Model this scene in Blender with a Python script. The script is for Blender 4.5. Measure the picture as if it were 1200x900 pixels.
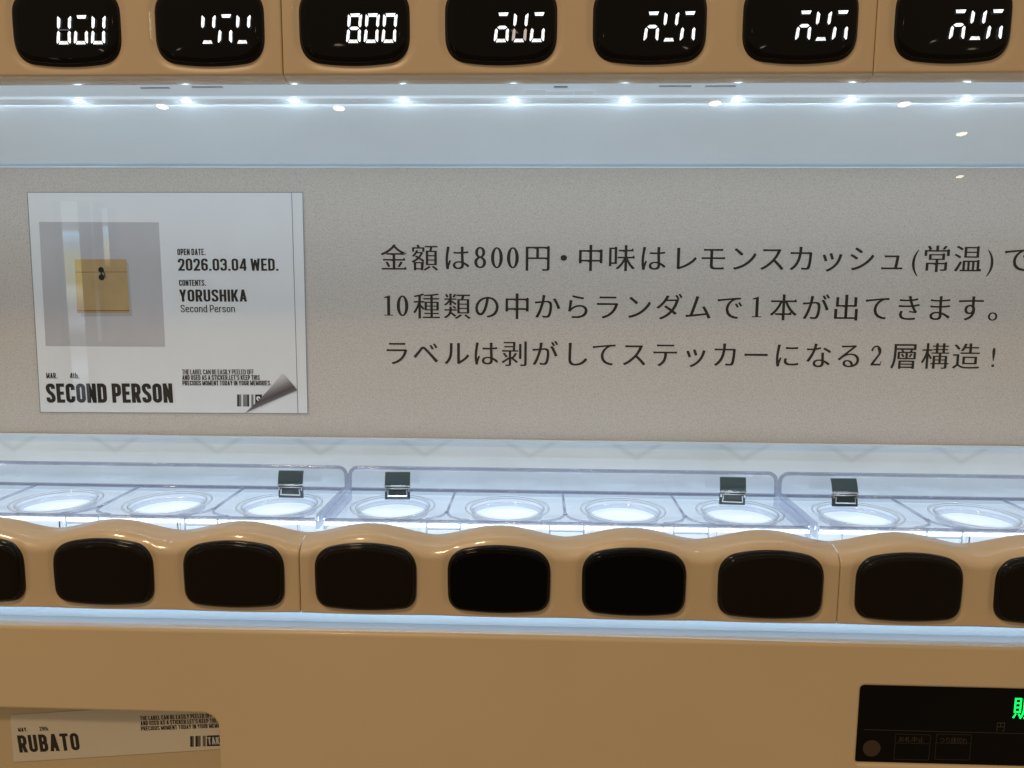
import bpy, bmesh, math, random
import numpy as np
from mathutils import Vector, Matrix

random.seed(4)
for o in list(bpy.data.objects):
    bpy.data.objects.remove(o, do_unlink=True)
SC = bpy.context.scene
COL = SC.collection
R = math.radians
PITCH = .0725                     # spacing of the selection buttons, metres

# ------------------------------------------------------------------ camera
CAM_LOC = Vector((.01979, -.38678, 0.0))
TH, PS, RO, FPX = .12809381, -.03432362, .00606707, 880.0
_fw = Vector((math.sin(PS) * math.cos(TH), math.cos(PS) * math.cos(TH), -math.sin(TH)))
_r = _fw.cross(Vector((0, 0, 1))).normalized()
_u = _r.cross(_fw)
_r2 = _r * math.cos(RO) + _u * math.sin(RO)
_u2 = -_r * math.sin(RO) + _u * math.cos(RO)
cam_data = bpy.data.cameras.new('camera')
cam_data.sensor_width = 36.0
cam_data.lens = FPX / 1200 * 36
cam_data.clip_start = .01
cam_data.clip_end = 50
cam = bpy.data.objects.new('camera', cam_data)
COL.objects.link(cam)
cam.matrix_world = Matrix.Translation(CAM_LOC) @ Matrix((_r2, _u2, -_fw)).transposed().to_4x4()
SC.camera = cam


def ray(px, py):
    return _fw + _r2 * ((px - 600) / FPX) + _u2 * ((450 - py) / FPX)


def at(px, py, Y):
    """world (X, Z) on the plane at depth Y that a measured point of the photograph falls on"""
    d = ray(px, py)
    t = (Y - CAM_LOC.y) / d.y
    return CAM_LOC.x + d.x * t, CAM_LOC.z + d.z * t


# ------------------------------------------------------------------ world and exposure
W = bpy.data.worlds.new('World')
SC.world = W
W.use_nodes = True
wn, wl = W.node_tree.nodes, W.node_tree.links
bg = wn['Background']
tc = wn.new('ShaderNodeTexCoord')
sep = wn.new('ShaderNodeSeparateXYZ')
mr = wn.new('ShaderNodeMapRange')
mr.inputs['From Min'].default_value = -1
mr.inputs['From Max'].default_value = 1
ramp = wn.new('ShaderNodeValToRGB')
# a warm dim room: walls and floor below, the paler ceiling above
ramp.color_ramp.elements[0].color = (.30, .20, .11, 1)
ramp.color_ramp.elements[1].color = (.62, .47, .32, 1)
e_ = ramp.color_ramp.elements.new(.527); e_.color = (.34, .235, .14, 1)
e_ = ramp.color_ramp.elements.new(.534); e_.color = (.58, .46, .34, 1)
wl.new(tc.outputs['Generated'], sep.inputs[0])
wl.new(sep.outputs['Z'], mr.inputs['Value'])
wl.new(mr.outputs[0], ramp.inputs[0])
wl.new(ramp.outputs[0], bg.inputs['Color'])
bg.inputs['Strength'].default_value = .55

vs = SC.view_settings
vs.view_transform = 'Standard'
vs.look = 'None'
vs.exposure = 0
vs.gamma = 1
vs.use_curve_mapping = False
SC.render.film_transparent = False
SC.cycles.max_bounces = 14
SC.cycles.transmission_bounces = 12
SC.cycles.transparent_max_bounces = 24
SC.cycles.glossy_bounces = 6
SC.cycles.diffuse_bounces = 4
SC.cycles.sample_clamp_indirect = 4.0
SC.cycles.use_denoising = True


def area_light(name, loc, target, sx, sy, power, color, shape='RECTANGLE'):
    l = bpy.data.lights.new(name, 'AREA')
    l.shape = shape
    l.size = sx
    l.size_y = sy
    l.energy = power
    l.color = color
    o = bpy.data.objects.new(name, l)
    COL.objects.link(o)
    o.location = loc
    o.rotation_euler = (Vector(target) - Vector(loc)).to_track_quat('-Z', 'Y').to_euler()
    return o


PANE_Y = .020
WARM = (1.0, .72, .42)


def mirror_spot(px, py, height):
    """where a room lamp hangs (height above the lens) if its mirror image in the window stands at this point"""
    d = ray(px, py)
    t = (PANE_Y - CAM_LOC.y) / d.y
    p = CAM_LOC + d * t
    d2 = Vector((d.x, -d.y, d.z))
    s = (height - p.z) / d2.z
    return p + d2 * s


# ceiling downlights of the room, behind the photographer
for i, (px, py, h) in enumerate([(190, 125, 1.25), (397, 127, 1.25), (838, 121, 1.25), (1060, 122, 1.25),
                                 (1127, 157, 1.25), (1125, 207, 1.25), (620, 60, 1.25)]):
    p = mirror_spot(px, py, h)
    area_light('downlight', p, p + Vector((0, 0.25, -1)), .08, .08, .22, (1.0, .84, .62), 'DISK')
# wide warm ceiling light that gives the front its soft top light
area_light('ceiling_light', (-.9, -1.6, 1.9), (-.1, 0, -.1), .30, .22, 18.0, (1.0, .70, .40))

# ------------------------------------------------------------------ materials
def new_mat(name):
    m = bpy.data.materials.new(name)
    m.use_nodes = True
    nt = m.node_tree
    return m, nt, nt.nodes['Principled BSDF']


def mat(name, col, rough=.5, metal=0, coat=0, spec=.5, emit=None, es=0, noise=0, nscale=200, bump=0, bscale=300):
    m, nt, b = new_mat(name)
    b.inputs['Base Color'].default_value = (*col, 1)
    b.inputs['Roughness'].default_value = rough
    b.inputs['Metallic'].default_value = metal
    b.inputs['Coat Weight'].default_value = coat
    b.inputs['Coat Roughness'].default_value = .04
    if coat >= .4 and rough > .3:          # handling marks: the gloss is not the same everywhere
        t_ = nt.nodes.new('ShaderNodeTexCoord'); g_ = nt.nodes.new('ShaderNodeTexNoise')
        g_.inputs['Scale'].default_value = 16; g_.inputs['Detail'].default_value = 8; g_.inputs['Distortion'].default_value = 1.2
        q_ = nt.nodes.new('ShaderNodeMapRange'); q_.inputs['From Min'].default_value = .35; q_.inputs['From Max'].default_value = .7
        q_.inputs['To Min'].default_value = .02; q_.inputs['To Max'].default_value = .11
        nt.links.new(t_.outputs['Object'], g_.inputs['Vector']); nt.links.new(g_.outputs['Fac'], q_.inputs['Value'])
        nt.links.new(q_.outputs[0], b.inputs['Coat Roughness'])
    b.inputs['Specular IOR Level'].default_value = spec
    if emit:
        b.inputs['Emission Color'].default_value = (*emit, 1)
        b.inputs['Emission Strength'].default_value = es
    tcx = nt.nodes.new('ShaderNodeTexCoord')
    if noise:
        n = nt.nodes.new('ShaderNodeTexNoise')
        n.inputs['Scale'].default_value = nscale
        n.inputs['Detail'].default_value = 6
        cr = nt.nodes.new('ShaderNodeValToRGB')
        cr.color_ramp.elements[0].position = .3
        cr.color_ramp.elements[1].position = .7
        cr.color_ramp.elements[0].color = (*[c * (1 - noise) for c in col], 1)
        cr.color_ramp.elements[1].color = (*[min(1, c * (1 + noise)) for c in col], 1)
        nt.links.new(tcx.outputs['Object'], n.inputs['Vector'])
        nt.links.new(n.outputs['Fac'], cr.inputs[0])
        nt.links.new(cr.outputs[0], b.inputs['Base Color'])
    if bump:
        n2 = nt.nodes.new('ShaderNodeTexNoise')
        n2.inputs['Scale'].default_value = bscale
        n2.inputs['Detail'].default_value = 3
        bp = nt.nodes.new('ShaderNodeBump')
        bp.inputs['Strength'].default_value = bump
        bp.inputs['Distance'].default_value = .0004
        nt.links.new(tcx.outputs['Object'], n2.inputs['Vector'])
        nt.links.new(n2.outputs['Fac'], bp.inputs['Height'])
        nt.links.new(bp.outputs[0], b.inputs['Normal'])
    return m


CREAM = mat('cream_plastic', (.72, .575, .38), rough=.34, coat=.9, noise=.025, nscale=9, bump=.12, bscale=18)
CREAM_FLAT = mat('cream_enamel', (.77, .625, .40), rough=.36, coat=.5, noise=.03, nscale=7, bump=.10, bscale=10)
BLACK = mat('black_gloss', (.0025, .002, .0016), rough=.035, coat=0, spec=.18)
SMOKED = mat('smoked_button', (.008, .0052, .0036), rough=.06, coat=0, spec=.2)
JETBLACK = mat('button_black', (.0008, .0007, .0006), rough=.06, coat=0, spec=.12)
RIM = mat('rim_black', (.003, .003, .003), rough=.14, coat=.2, spec=.3)
WHITE = mat('white_plastic', (.78, .82, .85), rough=.28, noise=.03, nscale=14)
WHITE_GLOSS = mat('white_reflector', (.70, .78, .83), rough=.2, coat=.5, noise=.07, nscale=9)
GREY_EDGE = mat('grey_trim', (.42, .43, .46), rough=.4)
DARK = mat('cabinet_dark', (.05, .045, .04), rough=.7)
INK = mat('printed_ink', (.016, .014, .013), rough=.55, spec=.2)
GREYINK = mat('grey_ink', (.17, .17, .17), rough=.6, spec=.2)
PAPER = mat('label_paper', (.67, .67, .665), rough=.35, spec=.4, noise=.015, nscale=30)
LINE = mat('label_line', (.20, .20, .21), rough=.6)
PRINTGREY = mat('print_grey', (.43, .415, .415), rough=.35, noise=.06, nscale=25)
BARBLACK = INK
WHITEINK = mat('white_ink', (.7, .7, .7), rough=.5)
DIM = mat('dim_legend', (.062, .041, .026), rough=.6)
DIMLINE = mat('dim_line', (.028, .020, .014), rough=.6)
LED_WHITE = mat('display_segment', (.8, .8, .8), emit=(.86, .95, 1.0), es=1.5)
_n = LED_WHITE.node_tree; _bb = _n.nodes['Principled BSDF']
_t = _n.nodes.new('ShaderNodeTexCoord'); _q = _n.nodes.new('ShaderNodeTexNoise'); _q.inputs['Scale'].default_value = 420
_g = _n.nodes.new('ShaderNodeMapRange'); _g.inputs['From Min'].default_value = .32; _g.inputs['From Max'].default_value = .62
_g.inputs['To Min'].default_value = .55; _g.inputs['To Max'].default_value = 1.7
_n.links.new(_t.outputs['Object'], _q.inputs['Vector']); _n.links.new(_q.outputs['Fac'], _g.inputs['Value']); _n.links.new(_g.outputs[0], _bb.inputs['Emission Strength'])
LED_DIM = mat('display_segment_fading', (.3, .3, .3), emit=(1.0, .82, .78), es=.42)
LED_OFF = mat('display_segment_weak', (.02, .02, .02), emit=(.8, .9, 1.0), es=.10)
GREEN = mat('green_led', (.02, .5, .08), emit=(.0, 1.0, .12), es=1.6)
LED_LENS = mat('led_lens', (.9, .95, 1), emit=(.72, .88, 1.0), es=4.5)
MIRROR = mat('clip_mirror', (.026, .080, .110), rough=.14, coat=.7, spec=.7)
MIRROR_DARK = mat('clip_dark', (.014, .042, .058), rough=.12, coat=.5)
CHROME = mat('clip_chrome', (.7, .76, .8), rough=.15, metal=1)
STRIP = mat('lamp_strip', (.9, .95, 1), emit=(.62, .80, 1.0), es=3.0)
HOUSING_GLOW = mat('housing_added_glow', (.75, .8, .84), rough=.3, emit=(.66, .84, 1.0), es=.36)  # emission added in place of bounced LED light on housing and hooks
CEILING = mat('reflector_added_glow', (.72, .80, .85), rough=.18, coat=.6, noise=.05, nscale=9, emit=(.62, .82, 1.0), es=.085)  # slight glow added to brighten the ceiling reflector
WALL = mat('wall_added_glow', (.76, .85, .90), rough=.5, spec=.2, noise=.05, nscale=22, emit=(.68, .86, 1.0), es=.15)  # cool emission added to lift the back wall's brightness
_nt = WALL.node_tree
_b = _nt.nodes['Principled BSDF']
_src = _b.inputs['Base Color'].links[0].from_socket
_tc = _nt.nodes.new('ShaderNodeTexCoord'); _sp = _nt.nodes.new('ShaderNodeSeparateXYZ')
_nt.links.new(_tc.outputs['Object'], _sp.inputs[0])


def _m(op, a, b_=None, c=None):
    n = _nt.nodes.new('ShaderNodeMath'); n.operation = op
    for i_, v_ in enumerate((a, b_, c)):
        if v_ is None:
            continue
        if isinstance(v_, (int, float)):
            n.inputs[i_].default_value = v_
        else:
            _nt.links.new(v_, n.inputs[i_])
    return n.outputs[0]


# zigzag darkening in the wall colour imitates soft reflections of the trays
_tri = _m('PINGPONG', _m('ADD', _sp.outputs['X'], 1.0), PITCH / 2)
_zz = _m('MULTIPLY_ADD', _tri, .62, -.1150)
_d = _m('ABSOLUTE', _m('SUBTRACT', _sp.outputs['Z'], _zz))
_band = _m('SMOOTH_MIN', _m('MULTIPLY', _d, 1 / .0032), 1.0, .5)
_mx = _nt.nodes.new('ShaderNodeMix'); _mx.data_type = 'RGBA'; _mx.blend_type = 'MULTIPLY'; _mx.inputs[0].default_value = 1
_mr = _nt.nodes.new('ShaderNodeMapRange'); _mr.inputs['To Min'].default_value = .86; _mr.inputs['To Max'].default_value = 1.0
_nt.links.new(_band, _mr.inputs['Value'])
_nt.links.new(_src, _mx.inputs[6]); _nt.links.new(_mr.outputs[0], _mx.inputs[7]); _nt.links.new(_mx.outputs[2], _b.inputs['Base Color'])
ALU = mat('anodised_lip', (.36, .40, .44), rough=.3, metal=.3)
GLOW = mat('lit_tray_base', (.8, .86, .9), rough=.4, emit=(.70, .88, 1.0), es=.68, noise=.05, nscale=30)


def speckled_panel():
    m, nt, b = new_mat('speckled_card')
    tcx = nt.nodes.new('ShaderNodeTexCoord')
    b.inputs['Roughness'].default_value = .6
    b.inputs['Specular IOR Level'].default_value = .25
    n1 = nt.nodes.new('ShaderNodeTexNoise'); n1.inputs['Scale'].default_value = 1350; n1.inputs['Detail'].default_value = 2
    n2 = nt.nodes.new('ShaderNodeTexNoise'); n2.inputs['Scale'].default_value = 800; n2.inputs['Detail'].default_value = 3
    r1 = nt.nodes.new('ShaderNodeValToRGB')
    r1.color_ramp.elements[0].position = .25; r1.color_ramp.elements[0].color = (.41, .365, .32, 1)
    r1.color_ramp.elements[1].position = .62; r1.color_ramp.elements[1].color = (.535, .485, .43, 1)
    r2 = nt.nodes.new('ShaderNodeValToRGB')
    r2.color_ramp.elements[0].position = .27; r2.color_ramp.elements[0].color = (.60, .55, .5, 1)
    r2.color_ramp.elements[1].position = .40; r2.color_ramp.elements[1].color = (1, 1, 1, 1)
    mx = nt.nodes.new('ShaderNodeMix'); mx.data_type = 'RGBA'; mx.blend_type = 'MULTIPLY'
    mx.inputs[0].default_value = .68
    for n in (n1, n2):
        nt.links.new(tcx.outputs['Object'], n.inputs['Vector'])
    nt.links.new(n1.outputs['Fac'], r1.inputs[0]); nt.links.new(n2.outputs['Fac'], r2.inputs[0])
    nt.links.new(r1.outputs[0], mx.inputs[6]); nt.links.new(r2.outputs[0], mx.inputs[7])
    nt.links.new(mx.outputs[2], b.inputs['Base Color'])
    return m


PANEL = speckled_panel()


def thin_glass(name, base, tint, rough=.0, haze=0.0):
    m = bpy.data.materials.new(name)
    m.use_nodes = True
    nt = m.node_tree
    nt.nodes.remove(nt.nodes['Principled BSDF'])
    out = nt.nodes['Material Output']
    tr = nt.nodes.new('ShaderNodeBsdfTransparent'); tr.inputs[0].default_value = (*tint, 1)
    gl = nt.nodes.new('ShaderNodeBsdfGlossy'); gl.inputs['Roughness'].default_value = rough
    lw = nt.nodes.new('ShaderNodeLayerWeight'); lw.inputs[0].default_value = .5
    pw = nt.nodes.new('ShaderNodeMath'); pw.operation = 'POWER'; pw.inputs[1].default_value = 5
    ml = nt.nodes.new('ShaderNodeMath'); ml.operation = 'MULTIPLY_ADD'
    ml.inputs[1].default_value = .8; ml.inputs[2].default_value = base
    mx = nt.nodes.new('ShaderNodeMixShader')
    nt.links.new(lw.outputs['Facing'], pw.inputs[0]); nt.links.new(pw.outputs[0], ml.inputs[0])
    nt.links.new(ml.outputs[0], mx.inputs[0]); nt.links.new(tr.outputs[0], mx.inputs[1]); nt.links.new(gl.outputs[0], mx.inputs[2])
    last = mx
    if haze:
        df = nt.nodes.new('ShaderNodeBsdfTranslucent'); df.inputs[0].default_value = (.75, .82, .95, 1)
        d2 = nt.nodes.new('ShaderNodeBsdfDiffuse'); d2.inputs[0].default_value = (.7, .76, .9, 1)
        ad = nt.nodes.new('ShaderNodeMixShader'); ad.inputs[0].default_value = .5
        nt.links.new(df.outputs[0], ad.inputs[1]); nt.links.new(d2.outputs[0], ad.inputs[2])
        m2 = nt.nodes.new('ShaderNodeMixShader'); m2.inputs[0].default_value = haze
        nt.links.new(mx.outputs[0], m2.inputs[1]); nt.links.new(ad.outputs[0], m2.inputs[2])
        last = m2
    nt.links.new(last.outputs[0], out.inputs['Surface'])
    return m


def real_glass(name, col, rough=0.0, ior=1.49):
    m, nt, b = new_mat(name)
    b.inputs['Base Color'].default_value = (*col, 1)
    b.inputs['Roughness'].default_value = rough
    b.inputs['Transmission Weight'].default_value = 1
    b.inputs['IOR'].default_value = ior
    return m


PANE = thin_glass('window_glass', .038, (.985, .99, .99))
ACRYL_THIN = thin_glass('clear_acrylic_sheet', .06, (.95, .96, .985), rough=.02, haze=.05)
ACRYL_EDGE = thin_glass('acrylic_moulded_edge', .10, (.72, .73, .79), rough=.05, haze=.12)
ACRYL_RIB = thin_glass('acrylic_moulded_rib', .16, (.88, .895, .96), rough=.04, haze=.12)
ACRYL = real_glass('clear_acrylic', (.96, .965, .995), .015)


def gradient_mat(name, stops, axis, lo, hi, rough=.5, emission=None):
    """colour ramp along one object axis, for printed gradients and the outdoor view in the far windows"""
    m, nt, b = new_mat(name)
    tcx = nt.nodes.new('ShaderNodeTexCoord')
    dot = nt.nodes.new('ShaderNodeVectorMath'); dot.operation = 'DOT_PRODUCT'
    dot.inputs[1].default_value = axis
    mrn = nt.nodes.new('ShaderNodeMapRange'); mrn.inputs['From Min'].default_value = lo; mrn.inputs['From Max'].default_value = hi
    cr = nt.nodes.new('ShaderNodeValToRGB')
    els = cr.color_ramp.elements
    els[0].position, els[0].color = stops[0][0], (*stops[0][1], 1)
    els[1].position, els[1].color = stops[-1][0], (*stops[-1][1], 1)
    for p, c in stops[1:-1]:
        e = els.new(p); e.color = (*c, 1)
    nt.links.new(tcx.outputs['Object'], dot.inputs[0]); nt.links.new(dot.outputs['Value'], mrn.inputs['Value'])
    nt.links.new(mrn.outputs[0], cr.inputs[0])
    b.inputs['Roughness'].default_value = rough
    if emission:
        b.inputs['Base Color'].default_value = (.02, .02, .02, 1)
        nt.links.new(cr.outputs[0], b.inputs['Emission Color']); b.inputs['Emission Strength'].default_value = emission
    else:
        nt.links.new(cr.outputs[0], b.inputs['Base Color'])
    return m


# ------------------------------------------------------------------ object helpers
def thing(name, label, cat, loc=(0, 0, 0), group=None):
    o = bpy.data.objects.new(name, None)
    COL.objects.link(o)
    o.location = loc
    o.empty_display_size = .02
    o['label'] = label
    o['category'] = cat
    if group:
        o['group'] = group
    return o


def obj(name, me, m, parent=None, loc=(0, 0, 0), smooth=False, label=None):
    o = bpy.data.objects.new(name, me)
    COL.objects.link(o)
    if m is not None:
        me.materials.clear()
        me.materials.append(m)
    if parent is not None:
        o.parent = parent
    o.location = loc
    if smooth:
        for p in me.polygons:
            p.use_smooth = True
    if label:
        o['label'] = label
    return o


def mesh_from_bm(name, bm):
    me = bpy.data.meshes.new(name)
    bm.to_mesh(me)
    bm.free()
    return me


def box_bm(bm, x0, x1, y0, y1, z0, z1, bev=0, seg=2):
    r = bmesh.ops.create_cube(bm, size=1)
    for v in r['verts']:
        v.co = Vector(((x0 + x1) / 2 + v.co.x * (x1 - x0), (y0 + y1) / 2 + v.co.y * (y1 - y0), (z0 + z1) / 2 + v.co.z * (z1 - z0)))
    if bev:
        ed = list({e for v in r['verts'] for e in v.link_edges})
        bmesh.ops.bevel(bm, geom=ed, offset=bev, segments=seg, affect='EDGES', profile=.5)


def box(x0, x1, y0, y1, z0, z1, bev=0, seg=2):
    bm = bmesh.new()
    box_bm(bm, x0, x1, y0, y1, z0, z1, bev, seg)
    return mesh_from_bm('box', bm)


def tube_bm(bm, pts, rad, n=8, closed=False):
    pts = [Vector(p) for p in pts]
    rings = []
    for i, p in enumerate(pts):
        if closed:
            d = pts[(i + 1) % len(pts)] - pts[i - 1]
        else:
            d = pts[min(i + 1, len(pts) - 1)] - pts[max(i - 1, 0)]
        d.normalize()
        a = d.cross(Vector((0, .31, .95))).normalized()
        b = d.cross(a)
        rings.append([bm.verts.new(p + (a * math.cos(t) + b * math.sin(t)) * rad) for t in [2 * math.pi * k / n for k in range(n)]])
    m = len(rings)
    for i in range(m if closed else m - 1):
        A, B = rings[i], rings[(i + 1) % m]
        for k in range(n):
            bm.faces.new((A[k], A[(k + 1) % n], B[(k + 1) % n], B[k]))
    if not closed:
        bm.faces.new(rings[0][::-1]); bm.faces.new(rings[-1])
    bmesh.ops.recalc_face_normals(bm, faces=bm.faces)


def plate(outlines, thick, bev=0.0, bres=2, plane='XZ', front=0.0):
    """filled plate (holes allowed) from 2D outlines; front face at `front`, body behind (XZ) or below (XY)"""
    cu = bpy.data.curves.new('p', 'CURVE')
    cu.dimensions = '2D'
    cu.fill_mode = 'BOTH'
    for ol in outlines:
        sp = cu.splines.new('POLY')
        sp.points.add(len(ol) - 1)
        for q, (x, z) in zip(sp.points, ol):
            q.co = (x, z, 0, 1)
        sp.use_cyclic_u = True
    cu.bevel_depth = bev
    cu.bevel_resolution = bres
    cu.offset = -bev
    cu.extrude = max(thick / 2 - bev, 1e-6)
    o = bpy.data.objects.new('tmp', cu)
    COL.objects.link(o)
    me = bpy.data.meshes.new_from_object(o)
    bpy.data.objects.remove(o, do_unlink=True)
    bpy.data.curves.remove(cu)
    if plane == 'XZ':
        for v in me.vertices:
            x, z, d = v.co
            v.co = (x, front + thick / 2 - d, z)
    else:
        for v in me.vertices:
            v.co.z = front - thick / 2 + v.co.z
    return me


def rrect(x0, x1, z0, z1, r, n=6):
    pts = []
    for cx, cz, a0 in ((x1 - r, z1 - r, 0), (x0 + r, z1 - r, 90), (x0 + r, z0 + r, 180), (x1 - r, z0 + r, 270)):
        for k in range(n + 1):
            a = R(a0 + 90 * k / n)
            pts.append((cx + r * math.cos(a), cz + r * math.sin(a)))
    return pts


def smooth_poly(corners, radii, n=7):
    pts = []
    m = len(corners)
    for i in range(m):
        P0, P, P1 = Vector(corners[i - 1]), Vector(corners[i]), Vector(corners[(i + 1) % m])
        r = radii[i]
        a = P + (P0 - P).normalized() * r
        b = P + (P1 - P).normalized() * r
        for k in range(n + 1):
            t = k / n
            q = a * (1 - t) ** 2 + P * 2 * t * (1 - t) + b * t * t
            pts.append((q.x, q.y))
    return pts


def window_outline(drop_t, drop_b, rt, rb, hw=.0281, ht=.0190, hb=.0191, shrink=0.0):
    """rounded window outline with bowed top and bottom edges; counter-clockwise"""
    ht, hb, hw = ht - shrink, hb - shrink, hw - shrink
    rt, rb = rt - shrink * .5, rb - shrink * .5

    def top(x): return ht - drop_t * (x / hw) ** 2
    def bot(x): return -hb + drop_b * (x / hw) ** 2
    def side(z): return hw - .0005 * (1 - (z + hb) / (ht + hb)) - .0006 * ((z + .003) / ht) ** 2
    pts = [(x, top(x)) for x in np.linspace(hw - rt, -(hw - rt), 31)]

    def corner(a, ta, b, tb, n=11):
        L = (Vector(b) - Vector(a)).length
        A, B = Vector(a), Vector(b)
        P1, P2 = A + Vector(ta).normalized() * L * .42, B - Vector(tb).normalized() * L * .42
        return [tuple(A * (1 - t) ** 3 + P1 * 3 * t * (1 - t) ** 2 + P2 * 3 * t * t * (1 - t) + B * t ** 3) for t in np.linspace(0, 1, n + 2)[1:-1]]
    zt_, zb_ = top(hw) - rt * .9, bot(hw) + rb
    xt, xb = hw - rt, hw - rb
    pts += corner((-xt, top(xt)), (-1, -2 * drop_t * xt / hw ** 2), (-side(zt_), zt_), (-.03, -1))
    pts += [(-side(z), z) for z in np.linspace(zt_, zb_, 9)]
    pts += corner((-side(zb_), zb_), (.03, -1), (-xb, bot(xb)), (1, -2 * drop_b * xb / hw ** 2))
    pts += [(x, bot(x)) for x in np.linspace(-xb, xb, 31)]
    pts += corner((xb, bot(xb)), (1, 2 * drop_b * xb / hw ** 2), (side(zb_), zb_), (.03, 1))
    pts += [(side(z), z) for z in np.linspace(zb_, zt_, 9)]
    pts += corner((side(zt_), zt_), (-.03, 1), (xt, top(xt)), (-1, 2 * drop_t * xt / hw ** 2))
    return [(float(x), float(z)) for x, z in pts]


def button_outline(s=0.0, flip=1):
    if flip > 0:
        return window_outline(.0054, .0024, .0100, .0078, shrink=s)
    return window_outline(.0030, .0030, .0100, .0105, shrink=s)


def domed_plate(outl, y0, depth, dome, rim=.0016):
    """glossy lens following an outline: skirt, rounded shoulder, faintly domed face (front towards -Y)"""
    bm = bmesh.new()
    prof = [(1.0, 0.0), (1.0, depth * .55), (.988, depth * .85), (.965, depth)]
    for k in range(1, 8):
        f = .965 * (1 - k / 8)
        prof.append((f, depth + dome * (1 - (f / .965) ** 2)))
    rings = []
    for f, h in prof:
        rings.append([bm.verts.new((x * f, y0 - h, z * f)) for x, z in outl])
    n = len(outl)
    for A, B in zip(rings, rings[1:]):
        for k in range(n):
            bm.faces.new((A[k], A[(k + 1) % n], B[(k + 1) % n], B[k]))
    c = bm.verts.new((0, y0 - depth - dome, 0))
    for k in range(n):
        bm.faces.new((rings[-1][k], rings[-1][(k + 1) % n], c))
    bmesh.ops.recalc_face_normals(bm, faces=bm.faces)
    return mesh_from_bm('lens', bm)


# ------------------------------------------------------------------ the machine
XL, XR = -.44, .44
machine = thing('vending_machine', 'cream drink vending machine front with black button windows and a lit display compartment', 'vending machine', (0, 0, -.30))
M0 = Vector((0, 0, .30))          # parts are modelled in world coordinates


def part(name, me, m, loc=(0, 0, 0), smooth=False, label=None):
    return obj(name, me, m, machine, Vector(loc) + M0, smooth, label)


MODULE = 4 * PITCH
BZ, TZ = -.1563, .1275            # centres of the lower and upper button rows


def sdf_buttons(X, Z, zc, flip):
    ol = np.array(button_outline(0, flip))
    best = np.full(X.shape, 9.0)
    inside = np.zeros(X.shape, bool)
    P0 = ol
    P1 = np.roll(ol, -1, 0)
    for k in range(4):
        cx = (k - 1.5) * PITCH
        x, z = X - cx, Z - zc
        near = (np.abs(x) < .036) & (np.abs(z) < .026)
        xs, zs = x[near], z[near]
        d = np.full(xs.shape, 9.0)
        ins = np.zeros(xs.shape, bool)
        for a, b in zip(P0, P1):
            ex, ez = b - a
            t = np.clip(((xs - a[0]) * ex + (zs - a[1]) * ez) / (ex * ex + ez * ez), 0, 1)
            d = np.minimum(d, np.hypot(xs - a[0] - t * ex, zs - a[1] - t * ez))
            cond = ((a[1] > zs) != (b[1] > zs))
            with np.errstate(divide='ignore', invalid='ignore'):
                xi = a[0] + (zs - a[1]) * ex / (ez if ez else 1e-12)
            ins ^= cond & (xs < xi)
        d[ins] *= -1
        best[near] = np.minimum(best[near], d)
    return best


def grid_mesh(X, Y, Z):
    nr, nc = X.shape
    co = np.stack([X, Y, Z], -1).reshape(-1, 3)
    idx = np.arange(nr * nc).reshape(nr, nc)
    f = np.stack([idx[:-1, :-1], idx[:-1, 1:], idx[1:, 1:], idx[1:, :-1]], -1).reshape(-1, 4)
    me = bpy.data.meshes.new('grid')
    me.from_pydata(co.tolist(), [], f.tolist())
    me.polygons.foreach_set('use_smooth', [True] * len(me.polygons))
    return me


def end_round(X):
    """small rounding at the module's two ends, so that the joint reads as a real groove"""
    d = MODULE / 2 - .00012 - np.abs(X)
    return np.where(d < .0009, .0009 - np.sqrt(np.maximum(0, .0009 ** 2 - (.0009 - np.clip(d, 0, .0009)) ** 2)), 0)


def lower_fascia_mesh():
    half = MODULE / 2 - .00012
    xs = np.concatenate([[-half, -half + .0002, -half + .0005], np.linspace(-half + .0009, half - .0009, 380), [half - .0005, half - .0002, half]])
    # cross-section: s runs from the back of the top lip, over the roll, down the face, to the back of the bottom edge
    prof = []
    ry, rz = .0125, .0085
    prof += [(.0185, .0, 0), (.0150, .0, 0)]
    for k in range(0, 15):
        a = R(90 * k / 14)
        prof.append((ry * (1 - math.sin(a)), rz * (1 - math.cos(a)), 0))
    nface = 56
    for k in range(1, nface):
        prof.append((0, None, k / nface))
    for k in range(0, 6):
        a = R(90 * k / 5)
        prof.append((.0012 * (1 - math.cos(a)), None, 1 + .0012 * math.sin(a)))
    prof.append((.010, None, 2))
    w = (.5 + .5 * np.cos(2 * math.pi * (xs / PITCH - .5))) ** .82       # 1 over a button, 0 between
    zt = -.1380 + .0062 * w
    zb = -.1779
    rows = []
    for y, dz, t in prof:
        Yr = np.full(xs.shape, y)
        if dz is not None:
            Zr = zt - dz
        elif t <= 1:
            Zr = (zt - rz) + (zb + .0012 - zt + rz) * t
        elif t < 2:
            Zr = np.full(xs.shape, zb + .0012 - (t - 1))
        else:
            Zr = np.full(xs.shape, zb)
        rows.append((xs, Yr, Zr))
    X = np.array([r[0] for r in rows]); Y = np.array([r[1] for r in rows]); Z = np.array([r[2] for r in rows])
    d = sdf_buttons(X, Z, BZ, 1)
    well = np.clip(1 - np.clip(d, 0, .0042) / .0042, 0, 1)
    Y = Y + .0009 * well * well * (3 - 2 * well)
    # the valleys between the buttons sink a little
    Y = Y + .0012 * (1 - w)[None, :]
    Y = Y + end_round(X)
    return grid_mesh(X, Y, Z)


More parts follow.
